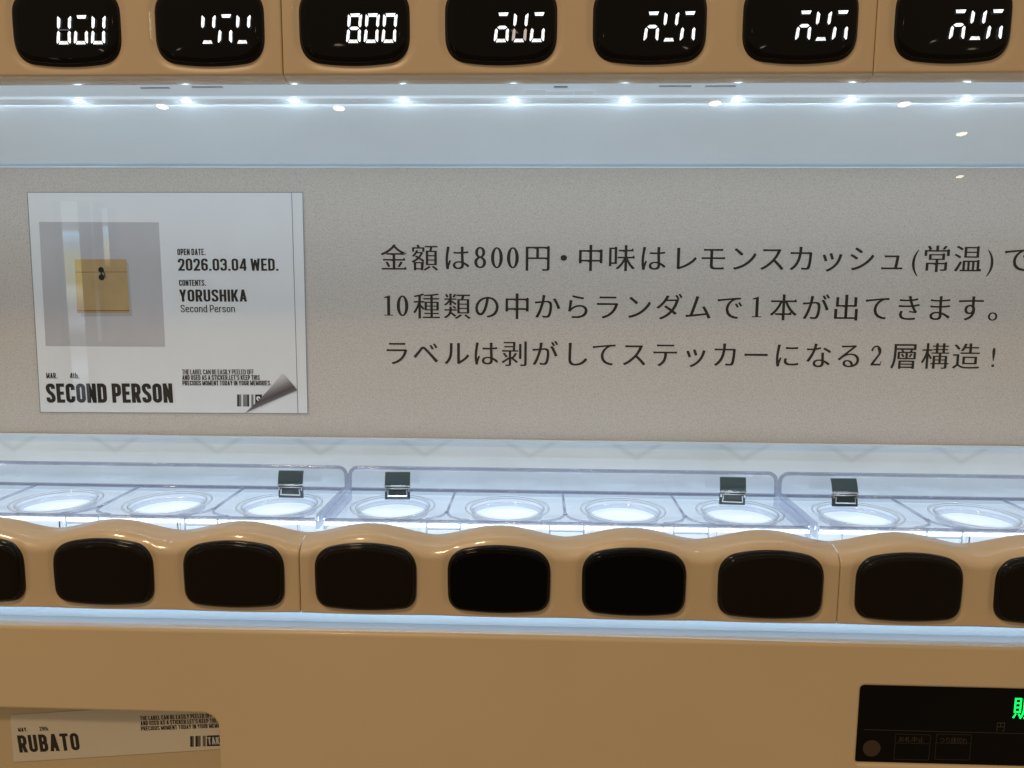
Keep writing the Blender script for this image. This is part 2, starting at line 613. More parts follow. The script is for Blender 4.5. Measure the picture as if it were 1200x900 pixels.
def upper_fascia_mesh():
    half = MODULE / 2 - .00012
    xs = np.concatenate([[-half, -half + .0002, -half + .0005], np.linspace(-half + .0009, half - .0009, 380), [half - .0005, half - .0002, half]])
    rows = []
    zlo = .1052
    for k in range(78):
        rows.append((0, .172 - (.172 - zlo) * k / 78))
    yr = .0105
    drop = zlo - at(600, 98.5, yr)[1]
    for k in range(0, 13):
        a = R(90 * k / 12)
        rows.append((yr * (1 - math.cos(a)), zlo - drop * math.sin(a)))
    zz = rows[-1][1]
    rows.append((yr + .0010, zz + .0005)); rows.append((.0140, zz + .0020)); rows.append((.0175, zz + .0050))
    X = np.array([xs for _ in rows]); Y = np.array([np.full(xs.shape, y) for y, z in rows]); Z = np.array([np.full(xs.shape, z) for y, z in rows])
    d = sdf_buttons(X, Z, TZ, -1)
    well = np.clip(1 - np.clip(d, 0, .0036) / .0036, 0, 1)
    Y = Y + .0007 * well * well * (3 - 2 * well) + end_round(X)
    return grid_mesh(X, Y, Z)


part('fascia_backing', box(XL, XR, .0155, .0185, -.1740, -.1440), WHITE)
part('fascia_backing', box(XL, XR, .0155, .0185, .1080, .172), WHITE)
lf, uf = lower_fascia_mesh(), upper_fascia_mesh()
for k in (-1, 0, 1):
    cx = .5 * PITCH + k * MODULE
    part('button_fascia', lf, CREAM, (cx, 0, 0))
    part('display_fascia', uf, CREAM, (cx, 0, 0))



def gasket(yz):
    bm = bmesh.new()
    a = [bm.verts.new((-.0005, y, z)) for y, z in yz]
    b = [bm.verts.new((.0005, y, z)) for y, z in yz]
    n = len(yz)
    bm.faces.new(a); bm.faces.new(b[::-1])
    for k in range(n):
        bm.faces.new((a[k], b[k], b[(k + 1) % n], a[(k + 1) % n]))
    bmesh.ops.recalc_face_normals(bm, faces=bm.faces)
    return mesh_from_bm('gasket', bm)


GASK = mat('joint_shadow_gap', (.10, .07, .045), rough=.8)
g_lo = gasket([(.0022, -.1765), (.0022, -.1470), (.0050, -.1420), (.0100, -.1396), (.0150, -.1390), (.0150, -.1765)])
g_hi = gasket([(.0012, .172), (.0012, .1060), (.0040, .1040), (.0110, .1040), (.0150, .1080), (.0150, .172)])
for k in (-1, 0, 1, 2):
    part('joint', g_lo, GASK, (-1.5 * PITCH + k * MODULE, 0, 0))
    part('joint', g_hi, GASK, (-1.5 * PITCH + k * MODULE, 0, 0))

# selection buttons along the lower row
lens = domed_plate(button_outline(.0011), .0018, .0036, .0010)
lens_black = lens.copy()
rim = domed_plate(button_outline(0), .0030, .0030, 0)
for k in range(-5, 6):
    b = part('selection_button', lens if k not in (0, 1) else lens_black, SMOKED if k not in (0, 1) else JETBLACK, (k * PITCH, 0, BZ), smooth=True)
    obj('button_rim', rim, RIM, b, (0, 0, 0), smooth=True)

# price displays along the upper row
lens_u = domed_plate(button_outline(.0011, -1), .0018, .0036, .0006)
rim_u = domed_plate(button_outline(0, -1), .0030, .0030, 0)


def segment_poly(which, w, h, t, sl):
    """one bar of a seven-segment digit, lens-shaped like the photograph's"""
    g = t * .62
    hh = h / 2
    if which in 'adg':
        zc = {'a': hh - t / 2, 'g': 0, 'd': -hh + t / 2}[which]
        x0, x1 = -w / 2 + g * 1.25, w / 2 - g * 1.25
        if which == 'g':
            p = [(x0, zc), (x0 + t * .7, zc + t * .5), (x1 - t * .7, zc + t * .5), (x1, zc), (x1 - t * .7, zc - t * .5), (x0 + t * .7, zc - t * .5)]
        elif which == 'a':
            p = [(x0, zc + t * .5), (x1, zc + t * .5), (x1 - t * .35, zc - t * .5), (x0 + t * .35, zc - t * .5)]
        else:
            p = [(x0 + t * .35, zc + t * .5), (x1 - t * .35, zc + t * .5), (x1, zc - t * .5), (x0, zc - t * .5)]
    else:
        xc = w / 2 - t / 2 if which in 'bc' else -w / 2 + t / 2
        sgn = 1 if which in 'bc' else -1
        if which in 'bf':
            z0, z1 = g * .55, hh - g * .45
            p = [(xc - sgn * t * .5, z1 - t * .8), (xc + sgn * t * .3, z1), (xc + sgn * t * .5, z1 - t * .4), (xc + sgn * t * .42, z0 + t * .5), (xc, z0), (xc - sgn * t * .5, z0 + t * .6)]
        else:
            z0, z1 = -hh + g * .45, -g * .55
            p = [(xc - sgn * t * .5, z0 + t * .8), (xc + sgn * t * .3, z0), (xc + sgn * t * .5, z0 + t * .4), (xc + sgn * t * .42, z1 - t * .5), (xc, z1), (xc - sgn * t * .5, z1 - t * .6)]
    return [(x + sl * z, z) for x, z in p]


SEGS = {-3: ('fbecd', 'aecd', 'fbecd'), -2: ('fbd', 'aec', 'fbd'), -1: ('abcdefg', 'abcdef', 'abcdef'),
        0: ('agecd', 'fbd', 'aecd'), 1: ('agec', 'fbd', 'aec'), 2: ('agec', 'fbd', 'aec'), 3: ('agec', 'fbd', 'aec')}
FAINT = {(0, 1): 'ec', (-3, 0): 'g'}
DY = -.0031
for k in range(-5, 6):
    dsp = part('price_display', lens_u, BLACK, (k * PITCH, 0, TZ), smooth=True)
    obj('display_rim', rim_u, RIM, dsp, smooth=True)
    if k not in SEGS:
        continue
    for j in range(3):
        polys, weak = [], []
        for s in SEGS[k][j]:
            polys.append(segment_poly(s, .0070, .0136, .00145, .09))
        cx, cz = .0008 + j * .0087, -.0023
        bm = bmesh.new()
        for p in polys:
            vs_ = [bm.verts.new((x, 0, z)) for x, z in p]
            f = bm.faces.new(vs_)
            r_ = bmesh.ops.extrude_face_region(bm, geom=[f])
            for v in r_['geom']:
                if isinstance(v, bmesh.types.BMVert):
                    v.co.y -= .00022
        bmesh.ops.recalc_face_normals(bm, faces=bm.faces)
        obj('digit', mesh_from_bm('digit', bm), LED_WHITE, dsp, (cx, DY, cz))
        if (k, j) in FAINT:
            bm = bmesh.new()
            for s in FAINT[(k, j)]:
                p = segment_poly(s, .0070, .0136, .00145 if s != 'g' else .0006, .09)
                bm.faces.new([bm.verts.new((x, -.0002, z)) for x, z in p])
            bmesh.ops.recalc_face_normals(bm, faces=bm.faces)
            obj('fading_segment', mesh_from_bm('fade', bm), LED_DIM if k == 0 else LED_OFF, dsp, (cx, DY, cz))

# ---- compartment interior
BACK_Y = .118
SIGN_Y = .1150
z_ceil_back = at(600, 195.5, BACK_Y)[1]
z_sign_top = at(600, 197, SIGN_Y)[1]
z_sign_bot = at(600, 515, SIGN_Y)[1]
HOUS_Y = .026
z_h = at(600, 112, HOUS_Y)[1]
part('lamp_housing', box(XL, XR, HOUS_Y, HOUS_Y + .006, z_h, .16, .0006), HOUSING_GLOW, smooth=False)
# the ceiling reflector slopes down to the back wall
bm = bmesh.new()
prof = [(HOUS_Y + .0055, z_h + .0001)]
for k in range(13):
    t = k / 12
    prof.append((.036 + (BACK_Y - .036) * t, z_h + .0006 + (z_ceil_back - z_h - .0006) * (t ** 1.2)))
v0 = [bm.verts.new((XL, y, z)) for y, z in prof]
v1 = [bm.verts.new((XR, y, z)) for y, z in prof]
for a in range(len(prof) - 1):
    bm.faces.new((v0[a], v0[a + 1], v1[a + 1], v1[a]))
me = mesh_from_bm('ceil', bm)
part('ceiling_reflector', me, CEILING, smooth=True)
for x0_, x1_ in ((XL - .004, XL), (XR, XR + .004)):
    part('side_wall', box(x0_, x1_, .001, BACK_Y + .004, -.33, .172, .0008), CREAM_FLAT)
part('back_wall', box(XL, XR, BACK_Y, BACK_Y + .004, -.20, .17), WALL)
# the small hooks and slots along the housing's front
for (x0, x1, y0, y1, m) in [(166, 200, 103, 104.4, GREY_EDGE), (226, 262, 102, 103.4, GREY_EDGE), (615, 640, 106, 112.5, HOUSING_GLOW), (640, 672, 108, 112.5, HOUSING_GLOW),
                            (672, 696, 107, 112.5, HOUSING_GLOW), (649, 665, 101.8, 103.2, GREY_EDGE), (772, 810, 101, 102.2, GREY_EDGE), (826, 862, 101, 102.2, GREY_EDGE), (836, 858, 99.3, 100.6, HOUSING_GLOW)]:
    a, b = at(x0, y1, HOUS_Y), at(x1, y0, HOUS_Y)
    part('hook', box(a[0], b[0], HOUS_Y - .0018, HOUS_Y + .001, a[1], b[1], .0002), m)

# LED lamps under the ceiling's front edge
LED_Y = .0375
lx, lz = at(602, 118.5, LED_Y)
bm = bmesh.new()
bmesh.ops.create_uvsphere(bm, u_segments=12, v_segments=8, radius=1)
for v in bm.verts:
    v.co = Vector((v.co.x * .0028, v.co.y * .0011, v.co.z * .00055))
led_lens = mesh_from_bm('led', bm)
led_base = box(-.0042, .0042, -.003, .003, 0, .0012, .0003)
for k in range(-6, 7):
    b = part('led_lamp', led_base, WHITE, (lx + k * .0603, LED_Y, lz + .0006))
    obj('led_lens', led_lens, LED_LENS, b, (0, 0, -.0002), smooth=True)
# the light those lamps give, as a narrow strip beside them that faces down and to the back
area_light('compartment_light', (0, .0415, lz - .0005), (0, .088, -.16), .86, .004, .54, (.72, .86, 1.0))
area_light('shelf_fill_light', (0, .0262, -.1440), (0, .115, -.015), .86, .003, .20, (.74, .87, 1.0))  # added fill strip, hidden behind the fascia, lifts the card from below
for i in range(-6, 7):
    l = bpy.data.lights.new('led_spot', 'POINT')
    l.energy = .0032; l.color = (.72, .87, 1.0); l.shadow_soft_size = .002
    o = bpy.data.objects.new('led_spot', l); COL.objects.link(o); o.location = (lx + i * .0603, LED_Y, lz - .0060)

# tray shelf: lit base below the trays
TZF = -.1384                       # tray floor level
z_base = TZF - .0135
bm = bmesh.new()
box_bm(bm, XL, XR, .019, BACK_Y - .0005, z_base - .002, z_base)
for v in bm.verts:
    if v.co.y > .1:
        v.co.z += .0085
part('lit_shelf', mesh_from_bm('shelf', bm), GLOW)
# window pane
part('window_pane', box(XL, XR, PANE_Y, PANE_Y + .003, -.150, .118), PANE)

# ---- ledge under the lower fascia, with its hidden strip lamp
Z_LEDGE = -.1860
part('ledge', box(XL, XR, .0005, .026, Z_LEDGE - .004, Z_LEDGE, .0004), WHITE_GLOSS)
part('ledge_lip', box(XL, XR, -.0030, .0075, Z_LEDGE - .003, Z_LEDGE + .0007, .0003), ALU)
part('ledge_back', box(XL, XR, .026, .029, Z_LEDGE - .004, -.150), WHITE)
part('strip_lamp', box(XL, XR, .0150, .0185, -.1772, -.1752, .0004), STRIP)

# ---- lower door
DOOR_Y = -.0065
wx1, wz1 = at(255.5, 850, DOOR_Y)[0], at(200, 835.5, DOOR_Y)[1]
bx0, bz1 = at(1007, 806, DOOR_Y)[0], at(1100, 806, DOOR_Y)[1]
bz0 = at(1100, 898, DOOR_Y)[1]
bx0 = at(1006, 850, DOOR_Y)[0]
door = plate([[(XL, -.33), (XR, -.33), (XR, Z_LEDGE + .0008), (XL, Z_LEDGE + .0008)], rrect(-.345, wx1, -.292, wz1, .0085),
              rrect(bx0, .39, bz0, bz1, .0022)], .0075, .0016, 3, front=DOOR_Y)
part('door_panel', door, CREAM_FLAT)
part('window_back', box(-.35, wx1 + .006, DOOR_Y + .0110, DOOR_Y + .0125, -.297, wz1 + .006), CREAM_FLAT)
part('window_cover', box(-.35, wx1 + .004, DOOR_Y + .0076, DOOR_Y + .0086, -.295, wz1 + .004), PANE)

# ------------------------------------------------------------------ lettering
UROKO = set('金円中味常本出温')


def glyph_mesh(ch, offset=0.0, smear=0.0, sq=1.0):
    """glyph of the built-in font as 2D points and faces (em = 1), optionally thinned and widened sideways"""
    cu = bpy.data.curves.new('g', 'FONT')
    cu.body = ch
    cu.size = 1
    cu.offset = offset
    cu.resolution_u = 4
    o = bpy.data.objects.new('g', cu)
    me = bpy.data.meshes.new_from_object(o)
    vs_ = [(v.co.x * sq, v.co.y) for v in me.vertices]
    fs = [tuple(p.vertices) for p in me.polygons]
    bpy.data.objects.remove(o); bpy.data.curves.remove(cu)
    extra = []
    if ch in UROKO:
        cnt = {}
        for f in fs:
            for a, b in zip(f, f[1:] + f[:1]):
                cnt.setdefault((min(a, b), max(a, b)), []).append((a, b))
        nb = {}
        for k, v in cnt.items():
            if len(v) == 1:
                nb.setdefault(k[0], []).append(k[1]); nb.setdefault(k[1], []).append(k[0])
        for a in nb:
            if len(nb[a]) == 2:                       # shoulder where a horizontal turns down
                p_, q_ = sorted((vs_[c] for c in nb[a]), key=lambda t_: t_[0])
                (xa, ya) = vs_[a]
                if p_[0] < xa - .15 and abs(p_[1] - ya) < .01 and abs(q_[0] - xa) < .01 and q_[1] < ya - .15:
                    extra.append([(xa - .085, ya - .004), (xa + .006, ya - .03), (xa + .022, ya - .004), (xa - .022, ya + .034), (xa - .036, ya + .034)])
            for b in nb[a]:
                (xa, ya), (xb, yb) = vs_[a], vs_[b]
                if abs(xa - xb) < .006 and .02 < ya - yb < .085:       # a upper, b lower
                    oa = [c for c in nb[a] if c != b]; ob = [c for c in nb[b] if c != a]
                    if not oa or not ob:
                        continue
                    ca, cb = vs_[oa[0]], vs_[ob[0]]
                    if ca[0] < xa - .06 and abs(ca[1] - ya) < .01 and cb[0] < xb - .06 and abs(cb[1] - yb) < .01:
                        extra.append([(xa - .075, ya - .004), (xa + .008, ya - .012), (xa - .008, ya + .042), (xa - .026, ya + .046)])
    me_out = []
    n = 3 if smear else 1
    V, F, D = [], [], []
    for i in range(n):
        sh = (i - (n - 1) / 2) * smear
        base = len(V)
        V += [(x + sh, y) for x, y in vs_]
        D += [i] * len(vs_)
        F += [tuple(base + q for q in f) for f in fs]
    for q in extra:
        base = len(V)
        V += q
        D += [n] * len(q)
        F.append(tuple(range(base, base + len(q))))
    bpy.data.meshes.remove(me)
    return V, F, D


def serif_digit(ch):
    """roman numerals with thick and thin strokes for the printed figures (em = 1, cap height .72)"""
    V, F = [], []

    def ring(cx, cz, ax, az, tx, tz, n=28, ang=0):
        base = len(V)
        for k in range(n):
            a = 2 * math.pi * k / n
            V.append((cx + ax * math.cos(a), cz + az * math.sin(a)))
            V.append((cx + (ax - tx) * math.cos(a), cz + (az - tz) * math.sin(a)))
        for k in range(n):
            a, b = base + 2 * k, base + 2 * ((k + 1) % n)
            F.append((a, b, b + 1, a + 1))

    def poly(p):
        base = len(V)
        V.extend(p)
        F.append(tuple(range(base, base + len(p))))

    if ch == '0':
        ring(.27, .36, .24, .38, .135, .055)
    elif ch == '8':
        ring(.27, .55, .205, .20, .12, .06)
        ring(.27, .19, .24, .21, .125, .06)
    elif ch == '1':
        poly([(.225, .03), (.345, .03), (.345, .735), (.225, .69)])
        poly([(.10, .0), (.47, .0), (.47, .032), (.10, .032)])
        poly([(.10, .64), (.24, .65), (.24, .70), (.33, .735), (.28, .735), (.10, .672)])
    elif ch == '2':
        outer, inner = [], []
        for k in range(17):
            a = R(165 - 205 * k / 16)
            t = .05 + .06 * max(0, math.sin(math.pi * k / 16)) ** .8 + (.04 if k > 8 else 0)
            outer.append((.25 + .20 * math.cos(a), .525 + .205 * math.sin(a)))
            inner.append((.25 + (.20 - t) * math.cos(a), .525 + (.205 - t * .55) * math.sin(a)))
        for k in range(16):
            poly([outer[k], outer[k + 1], inner[k + 1], inner[k]])
        poly([outer[16], inner[16], (.05, .06), (.05, .0), (.17, .06)])
        poly([(.05, 0), (.44, 0), (.455, .07), (.05, .07)])
        poly([(.44, 0), (.475, .17), (.45, .17), (.42, .07)])
        base = (.09, .565)
        poly([(base[0] + .045 * math.cos(R(a)), base[1] + .045 * math.sin(R(a))) for a in range(0, 360, 30)])
    return V, F, [0] * len(V)


def print_mesh(items, Y):
    """items: list of (V, F, D, origin_x, origin_z, scale_x, scale_z, angle) -> one flat mesh of ink lying at depth Y, .15 mm proud"""
    verts, faces = [], []
    for V, F, D, ox, oz, sx, sz, ang in items:
        base = len(verts)
        ca, sa = math.cos(ang), math.sin(ang)
        for (x, y), d in zip(V, D):
            X, Z = x * sx, y * sz
            verts.append((ox + X * ca - Z * sa, Y - .00003 * d, oz + X * sa + Z * ca))
        faces += [tuple(base + q for q in f) for f in F]
    me = bpy.data.meshes.new('print')
    me.from_pydata(verts, [], faces)
    me.update()
    bm = bmesh.new(); bm.from_mesh(me)
    bmesh.ops.triangulate(bm, faces=bm.faces)
    for f in bm.faces:
        if f.normal.y > 0:
            f.normal_flip()
    bm.to_mesh(me); bm.free()
    return me


def cjk_line(chars, xs, yL, yR, Y, size, thin=-.007, smear=.016):
    """one line of the notice; xs = measured centre of each character"""
    items = []
    for ch, px in zip(chars, xs):
        py = yL + (yR - yL) * (px - 450) / 720
        X, Z = at(px, py, Y)
        if ch in '0128':
            V, F, D = serif_digit(ch)
            items.append((V, F, D, X - .27 * size * .88, Z - .36 * size * .97, size * .88, size * .97, 0))
        else:
            V, F, D = glyph_mesh(ch, -.012, .006) if ch in '()!' else glyph_mesh(ch, 0, .006) if ch == '層' else glyph_mesh(ch, thin, smear)
            small = 1
            # centre the em box; the built-in CJK face sits 1 em wide, descending .12 em
            w = {'(': .34, ')': .34, '!': .33}.get(ch, 1.0)
            if ch in '()!・。':
                x0 = min(v[0] for v in V); x1 = max(v[0] for v in V)
                ox = X - (x0 + x1) / 2 * size
            else:
                ox = X - .5 * size
            items.append((V, F, D, ox, Z - .38 * size, size, size, 0))
    return print_mesh(items, Y)


def stroke(pts, t, closed=False):
    """constant-width outline strip along a polyline, mitred"""
    P = [Vector(p) for p in pts]
    n = len(P)
    V, F = [], []
    for i in range(n):
        a = P[i] - P[i - 1] if (i > 0 or closed) else P[1] - P[0]
        b = P[(i + 1) % n] - P[i] if (i < n - 1 or closed) else P[-1] - P[-2]
        a, b = a.normalized(), b.normalized()
        m = (a + b).normalized()
        nn = Vector((-m.y, m.x))
        k = t / 2 / max(.5, nn.dot(Vector((-a.y, a.x))))
        V += [tuple(P[i] + nn * k), tuple(P[i] - nn * k)]
    for i in range(n if closed else n - 1):
        q = (i + 1) % n
        F.append((2 * i, 2 * i + 1, 2 * q + 1, 2 * q))
    return V, F


def bend(pts, r, closed=False, n=5):
    """rounds the corners of a polyline"""
    P = [Vector(p) for p in pts]
    out = []
    m = len(P)
    for i in range(m):
        if not closed and i in (0, m - 1):
            out.append(P[i]); continue
        a, b = P[i - 1] - P[i], P[(i + 1) % m] - P[i]
        rr = min(r, a.length * .499, b.length * .499)
        A, B = P[i] + a.normalized() * rr, P[i] + b.normalized() * rr
        C1, C2 = P[i].lerp(A, .42), P[i].lerp(B, .42)
        for k in range(n + 1):
            u = k / n
            out.append(A * (1 - u) ** 3 + C1 * 3 * u * (1 - u) ** 2 + C2 * 3 * u * u * (1 - u) + B * u ** 3)
    return [tuple(p) for p in out]


def letter(ch, t, w=.45):
    """condensed grotesque letter, cap height 1: (advance, pieces) with every piece a (V, F) pair"""
    h = t / 2
    L, Rr, B, T, M = h, w - h, h, 1 - h, .5
    r = .17
    bar = lambda x0, y0, x1, y1: ([(x0, y0), (x1, y0), (x1, y1), (x0, y1)], [(0, 1, 2, 3)])
    dg = lambda x0, y0, x1, y1, tx=None: ([(x0 - (tx or t) / 2, y0), (x0 + (tx or t) / 2, y0), (x1 + (tx or t) / 2, y1), (x1 - (tx or t) / 2, y1)], [(0, 1, 2, 3)])
    st = lambda p, closed=False, rr=r: stroke(bend(p, rr, closed), t, closed)
    stemL, stemR = bar(0, 0, t, 1), bar(w - t, 0, w, 1)
    xh = .72
    if ch == ' ': return w * .30, []
    if ch == '.': return t * 1.05, [bar(0, 0, t, t)]
    if ch == "'": return t, [bar(.1 * t, .74, .9 * t, 1)]
    if ch == 'I': return t, [stemL]
    if ch in 'O0': return w, [st([(L, B), (Rr, B), (Rr, T), (L, T)], True)]
    if ch == 'D': return w, [stemL, st([(h, B), (Rr, B), (Rr, T), (h, T)])]
    if ch == 'E': return w * .88, [stemL, bar(t, 0, w * .88, t * .92), bar(t, 1 - t * .92, w * .88, 1), bar(t, .5 - t * .44, w * .80, .5 + t * .44)]
    if ch == 'F': return w * .85, [stemL, bar(t, 1 - t * .92, w * .85, 1), bar(t, .48 - t * .44, w * .78, .48 + t * .44)]
    if ch == 'L': return w * .84, [stemL, bar(t, 0, w * .84, t * .92)]
    if ch == 'H': return w, [stemL, stemR, bar(t, .5 - h * .95, w - t, .5 + h * .95)]
    if ch == 'T': return w * .95, [bar(w * .475 - h, 0, w * .475 + h, 1), bar(0, 1 - t * .92, w * .95, 1)]
    if ch == 'N': return w * 1.02, [stemL, bar(w * 1.02 - t, 0, w * 1.02, 1), dg(w * 1.02 - h * .95, 0, h * .95, 1, t * .9)]
    if ch == 'M':
        W = w * 1.28
        return W, [stemL, bar(W - t, 0, W, 1), dg(W / 2, .1, h * .9, 1, t * .8), dg(W / 2, .1, W - h * .9, 1, t * .8)]
    if ch == 'W':
        W = w * 1.42
        return W, [dg(W * .27, 0, h, 1, t), dg(W * .27, 0, W / 2, .9, t * .9), dg(W * .73, 0, W / 2, .9, t * .9), dg(W * .73, 0, W - h, 1, t)]
    if ch == 'V': return w, [dg(w / 2, 0, h, 1), dg(w / 2, 0, w - h, 1)]
    if ch == 'A': return w * 1.06, [dg(h, 0, w * .53, 1, t * 1.02), dg(w * 1.06 - h, 0, w * .53, 1, t * 1.02), bar(w * .25, .2, w * .81, .2 + t * .8)]
    if ch == 'Y': return w * 1.04, [bar(w * .52 - h, 0, w * .52 + h, .46), dg(w * .52, .38, h, 1, t), dg(w * .52, .38, w * 1.04 - h, 1, t)]
    if ch == 'K': return w * 1.04, [stemL, dg(t * .9, .33, w * 1.04 - h, 1, t * 1.05), dg(w * 1.04 - h, 0, w * .45, .60, t * 1.05)]
    if ch == 'U': return w, [st([(L, 1), (L, B), (Rr, B), (Rr, 1)])]
    if ch == 'C': return w, [st([(Rr, .66), (Rr, T), (L, T), (L, B), (Rr, B), (Rr, .34)])]
    if ch == 'S': return w, [st([(Rr, .72), (Rr, T), (L, T), (L, .60), (Rr, .40), (Rr, B), (L, B), (L, .28)], rr=.15)]
    if ch == 'P': return w * .97, [stemL, st([(h, T), (Rr, T), (Rr, .42), (h, .42)])]
    if ch == 'R': return w, [stemL, st([(h, T), (Rr, T), (Rr, .46), (h, .46)]), dg(w - h, 0, w * .55, .46, t * 1.05)]
    if ch == 'B': return w, [stemL, st([(h, T), (Rr - .02, T), (Rr - .02, .51), (h, .51)]), st([(h, .51), (Rr, .51), (Rr, B), (h, B)])]
    if ch == '2': return w, [st([(L, .68), (L, T), (Rr, T), (Rr, .55), (L + .02, .10)]), bar(0, 0, w, t * .92)]
    if ch == '3': return w, [st([(L, .72), (L, T), (Rr, T), (Rr, .53), (w * .4, .53)]), st([(w * .4, .53), (Rr, .53), (Rr, B), (L, B), (L, .28)])]
    if ch == '4': return w * 1.05, [bar(w * .62, 0, w * .62 + t, 1), bar(0, .17, w * 1.05, .17 + t * .9), dg(h * .9, .2, w * .62 + h * .6, 1, t * .9)]
    if ch == '6': return w, [st([(Rr, .74), (Rr, T), (L, T), (L, B), (Rr, B), (Rr, .55), (L, .55)])]
    if ch == '9': return w, [st([(L, .26), (L, B), (Rr, B), (Rr, T), (L, T), (L, .45), (Rr, .45)])]
    T2, q = xh - h, w * .94
    if ch == 'o': return q, [st([(L, B), (q - h, B), (q - h, T2), (L, T2)], True)]
    if ch == 'c': return q * .95, [st([(q * .95 - h, .5), (q * .95 - h, T2), (L, T2), (L, B), (q * .95 - h, B), (q * .95 - h, .24)])]
    if ch == 'e': return q, [st([(L, .38), (q - h, .38), (q - h, T2), (L, T2), (L, B), (q - h, B), (q - h, .2)])]
    if ch == 'n': return q, [bar(0, 0, t, xh), st([(h, T2), (q - h, T2), (q - h, 0)])]
    if ch == 'h': return q, [bar(0, 0, t, 1), st([(h, T2), (q - h, T2), (q - h, 0)])]
    if ch == 'd': return q, [bar(q - t, 0, q, 1), st([(q - h, B), (L, B), (L, T2), (q - h, T2)])]
    if ch == 'r': return q * .68, [bar(0, 0, t, xh), st([(h, T2 - .06), (h + .05, T2), (q * .68, T2)])]
    if ch == 's': return q * .92, [st([(q * .92 - h, .52), (q * .92 - h, T2), (L, T2), (L, .42), (q * .92 - h, .3), (q * .92 - h, B), (L, B), (L, .2)], rr=.1)]
    if ch == 't': return q * .66, [st([(q * .26, .94), (q * .26, B), (q * .66, B)]), bar(0, xh - t * .85, q * .64, xh)]
    return w, []


def latin(items_, Y, ink=INK, t=.17, track=.075, parent=None, name='lettering'):
    """items_: (text, left, top, right, bottom[, rise of the right end]) boxes measured on the photograph; the capitals fill the box"""
    its = []
    for it in items_:
        body, l, tp, r, b = it[:5]
        dy = it[5] if len(it) > 5 else 0.0
        V, F, D = [], [], []
        x = 0
        for n, ch in enumerate(body):
            adv, pieces = letter(ch, t)
            for k, (pv, pf) in enumerate(pieces):
                base = len(V)
                V += [(x + a, c) for a, c in pv]
                D += [k] * len(pv)
                F += [tuple(base + q for q in f) for f in pf]
            x += adv + track
        x -= track
        p0 = Vector(at(l, b, Y)); p1 = Vector(at(r, b - dy, Y)); p2 = Vector(at(l, tp, Y))
        ang = math.atan2(p1.y - p0.y, p1.x - p0.x)
        its.append((V, F, D, p0.x, p0.y, (p1 - p0).length / x, (p2 - p0).length, ang))
    return obj(name, print_mesh(its, Y), ink, parent)


def quad(pts, Y, name, m, parent, thick=.0003):
    """a flat printed patch or sheet through four measured points; has a real thickness"""
    ol = [at(px, py, Y) for px, py in pts]
    return obj(name, plate([ol], thick, 0, front=Y), m, parent)


# ---- the speckled notice card
sign = thing('notice_card', 'wide speckled beige card with three lines of black Japanese text inside the lit compartment', 'sign')
obj('card', box(XL + .002, XR - .002, SIGN_Y, SIGN_Y + .0016, z_sign_bot, z_sign_top), PANEL, sign)
obj('card_edge', box(XL + .002, XR - .002, SIGN_Y - .0012, SIGN_Y + .0018, z_sign_bot - .0012, z_sign_bot), WHITE_GLOSS, sign)
obj('card_edge', box(XL + .002, XR - .002, SIGN_Y - .0008, SIGN_Y + .0018, z_sign_top, z_sign_top + .0004), WHITE_GLOSS, sign)
TY = SIGN_Y - .00012
SIZE = .0187
obj('lettering', cjk_line('金額は800円・中味はレモンスカッシュ(常温)で',
    [461.7, 497.7, 535, 562.7, 582.3, 601, 630, 660.7, 692.3, 728.3, 765, 802.7, 835.7, 871.7, 905, 939.3, 975, 1010, 1045.7, 1073, 1097.7, 1134.3, 1160.7, 1192],
    301.7, 303.5, TY, SIZE), INK, sign)
obj('lettering', cjk_line('10種類の中からランダムで1本が出てきます。',
    [455, 471.7, 500, 535.7, 570.7, 606, 641, 676.7, 711.7, 748.3, 784, 818.3, 855, 886.7, 918.3, 955.7, 991.7, 1028.3, 1065, 1101, 1137.3, 1164],
    358.3, 361.2, TY, SIZE), INK, sign)
obj('lettering', cjk_line('ラベルは剥がしてステッカーになる2層構造!',
    [465, 499, 535, 569, 603.3, 638.3, 675, 708.3, 743.3, 779.3, 815, 850, 886, 922.3, 959, 995, 1027.3, 1060, 1096, 1132.3, 1164.3],
    413.3, 417.7, TY, SIZE), INK, sign)

# ---- the sticker label on the card
LY = SIGN_Y - .0006
lab = thing('sticker_label', 'white rectangular label with envelope photo and bold capitals, stuck on the beige card', 'label')
quad([(31.5, 225), (355, 225), (361, 485), (47, 483.5)], LY, 'paper', PAPER, lab, .0005)
EY = LY - .00008


def line_px(a, b, Y, wpx, m, parent, name='printed_line'):
    A, B = Vector(at(*a, Y)), Vector(at(*b, Y))
    d = (B - A).normalized(); n = Vector((-d.y, d.x)) * (wpx / 2 * .00057)
    return obj(name, plate([[tuple(A - n), tuple(B - n), tuple(B + n), tuple(A + n)]], .0001, 0, front=Y), m, parent)


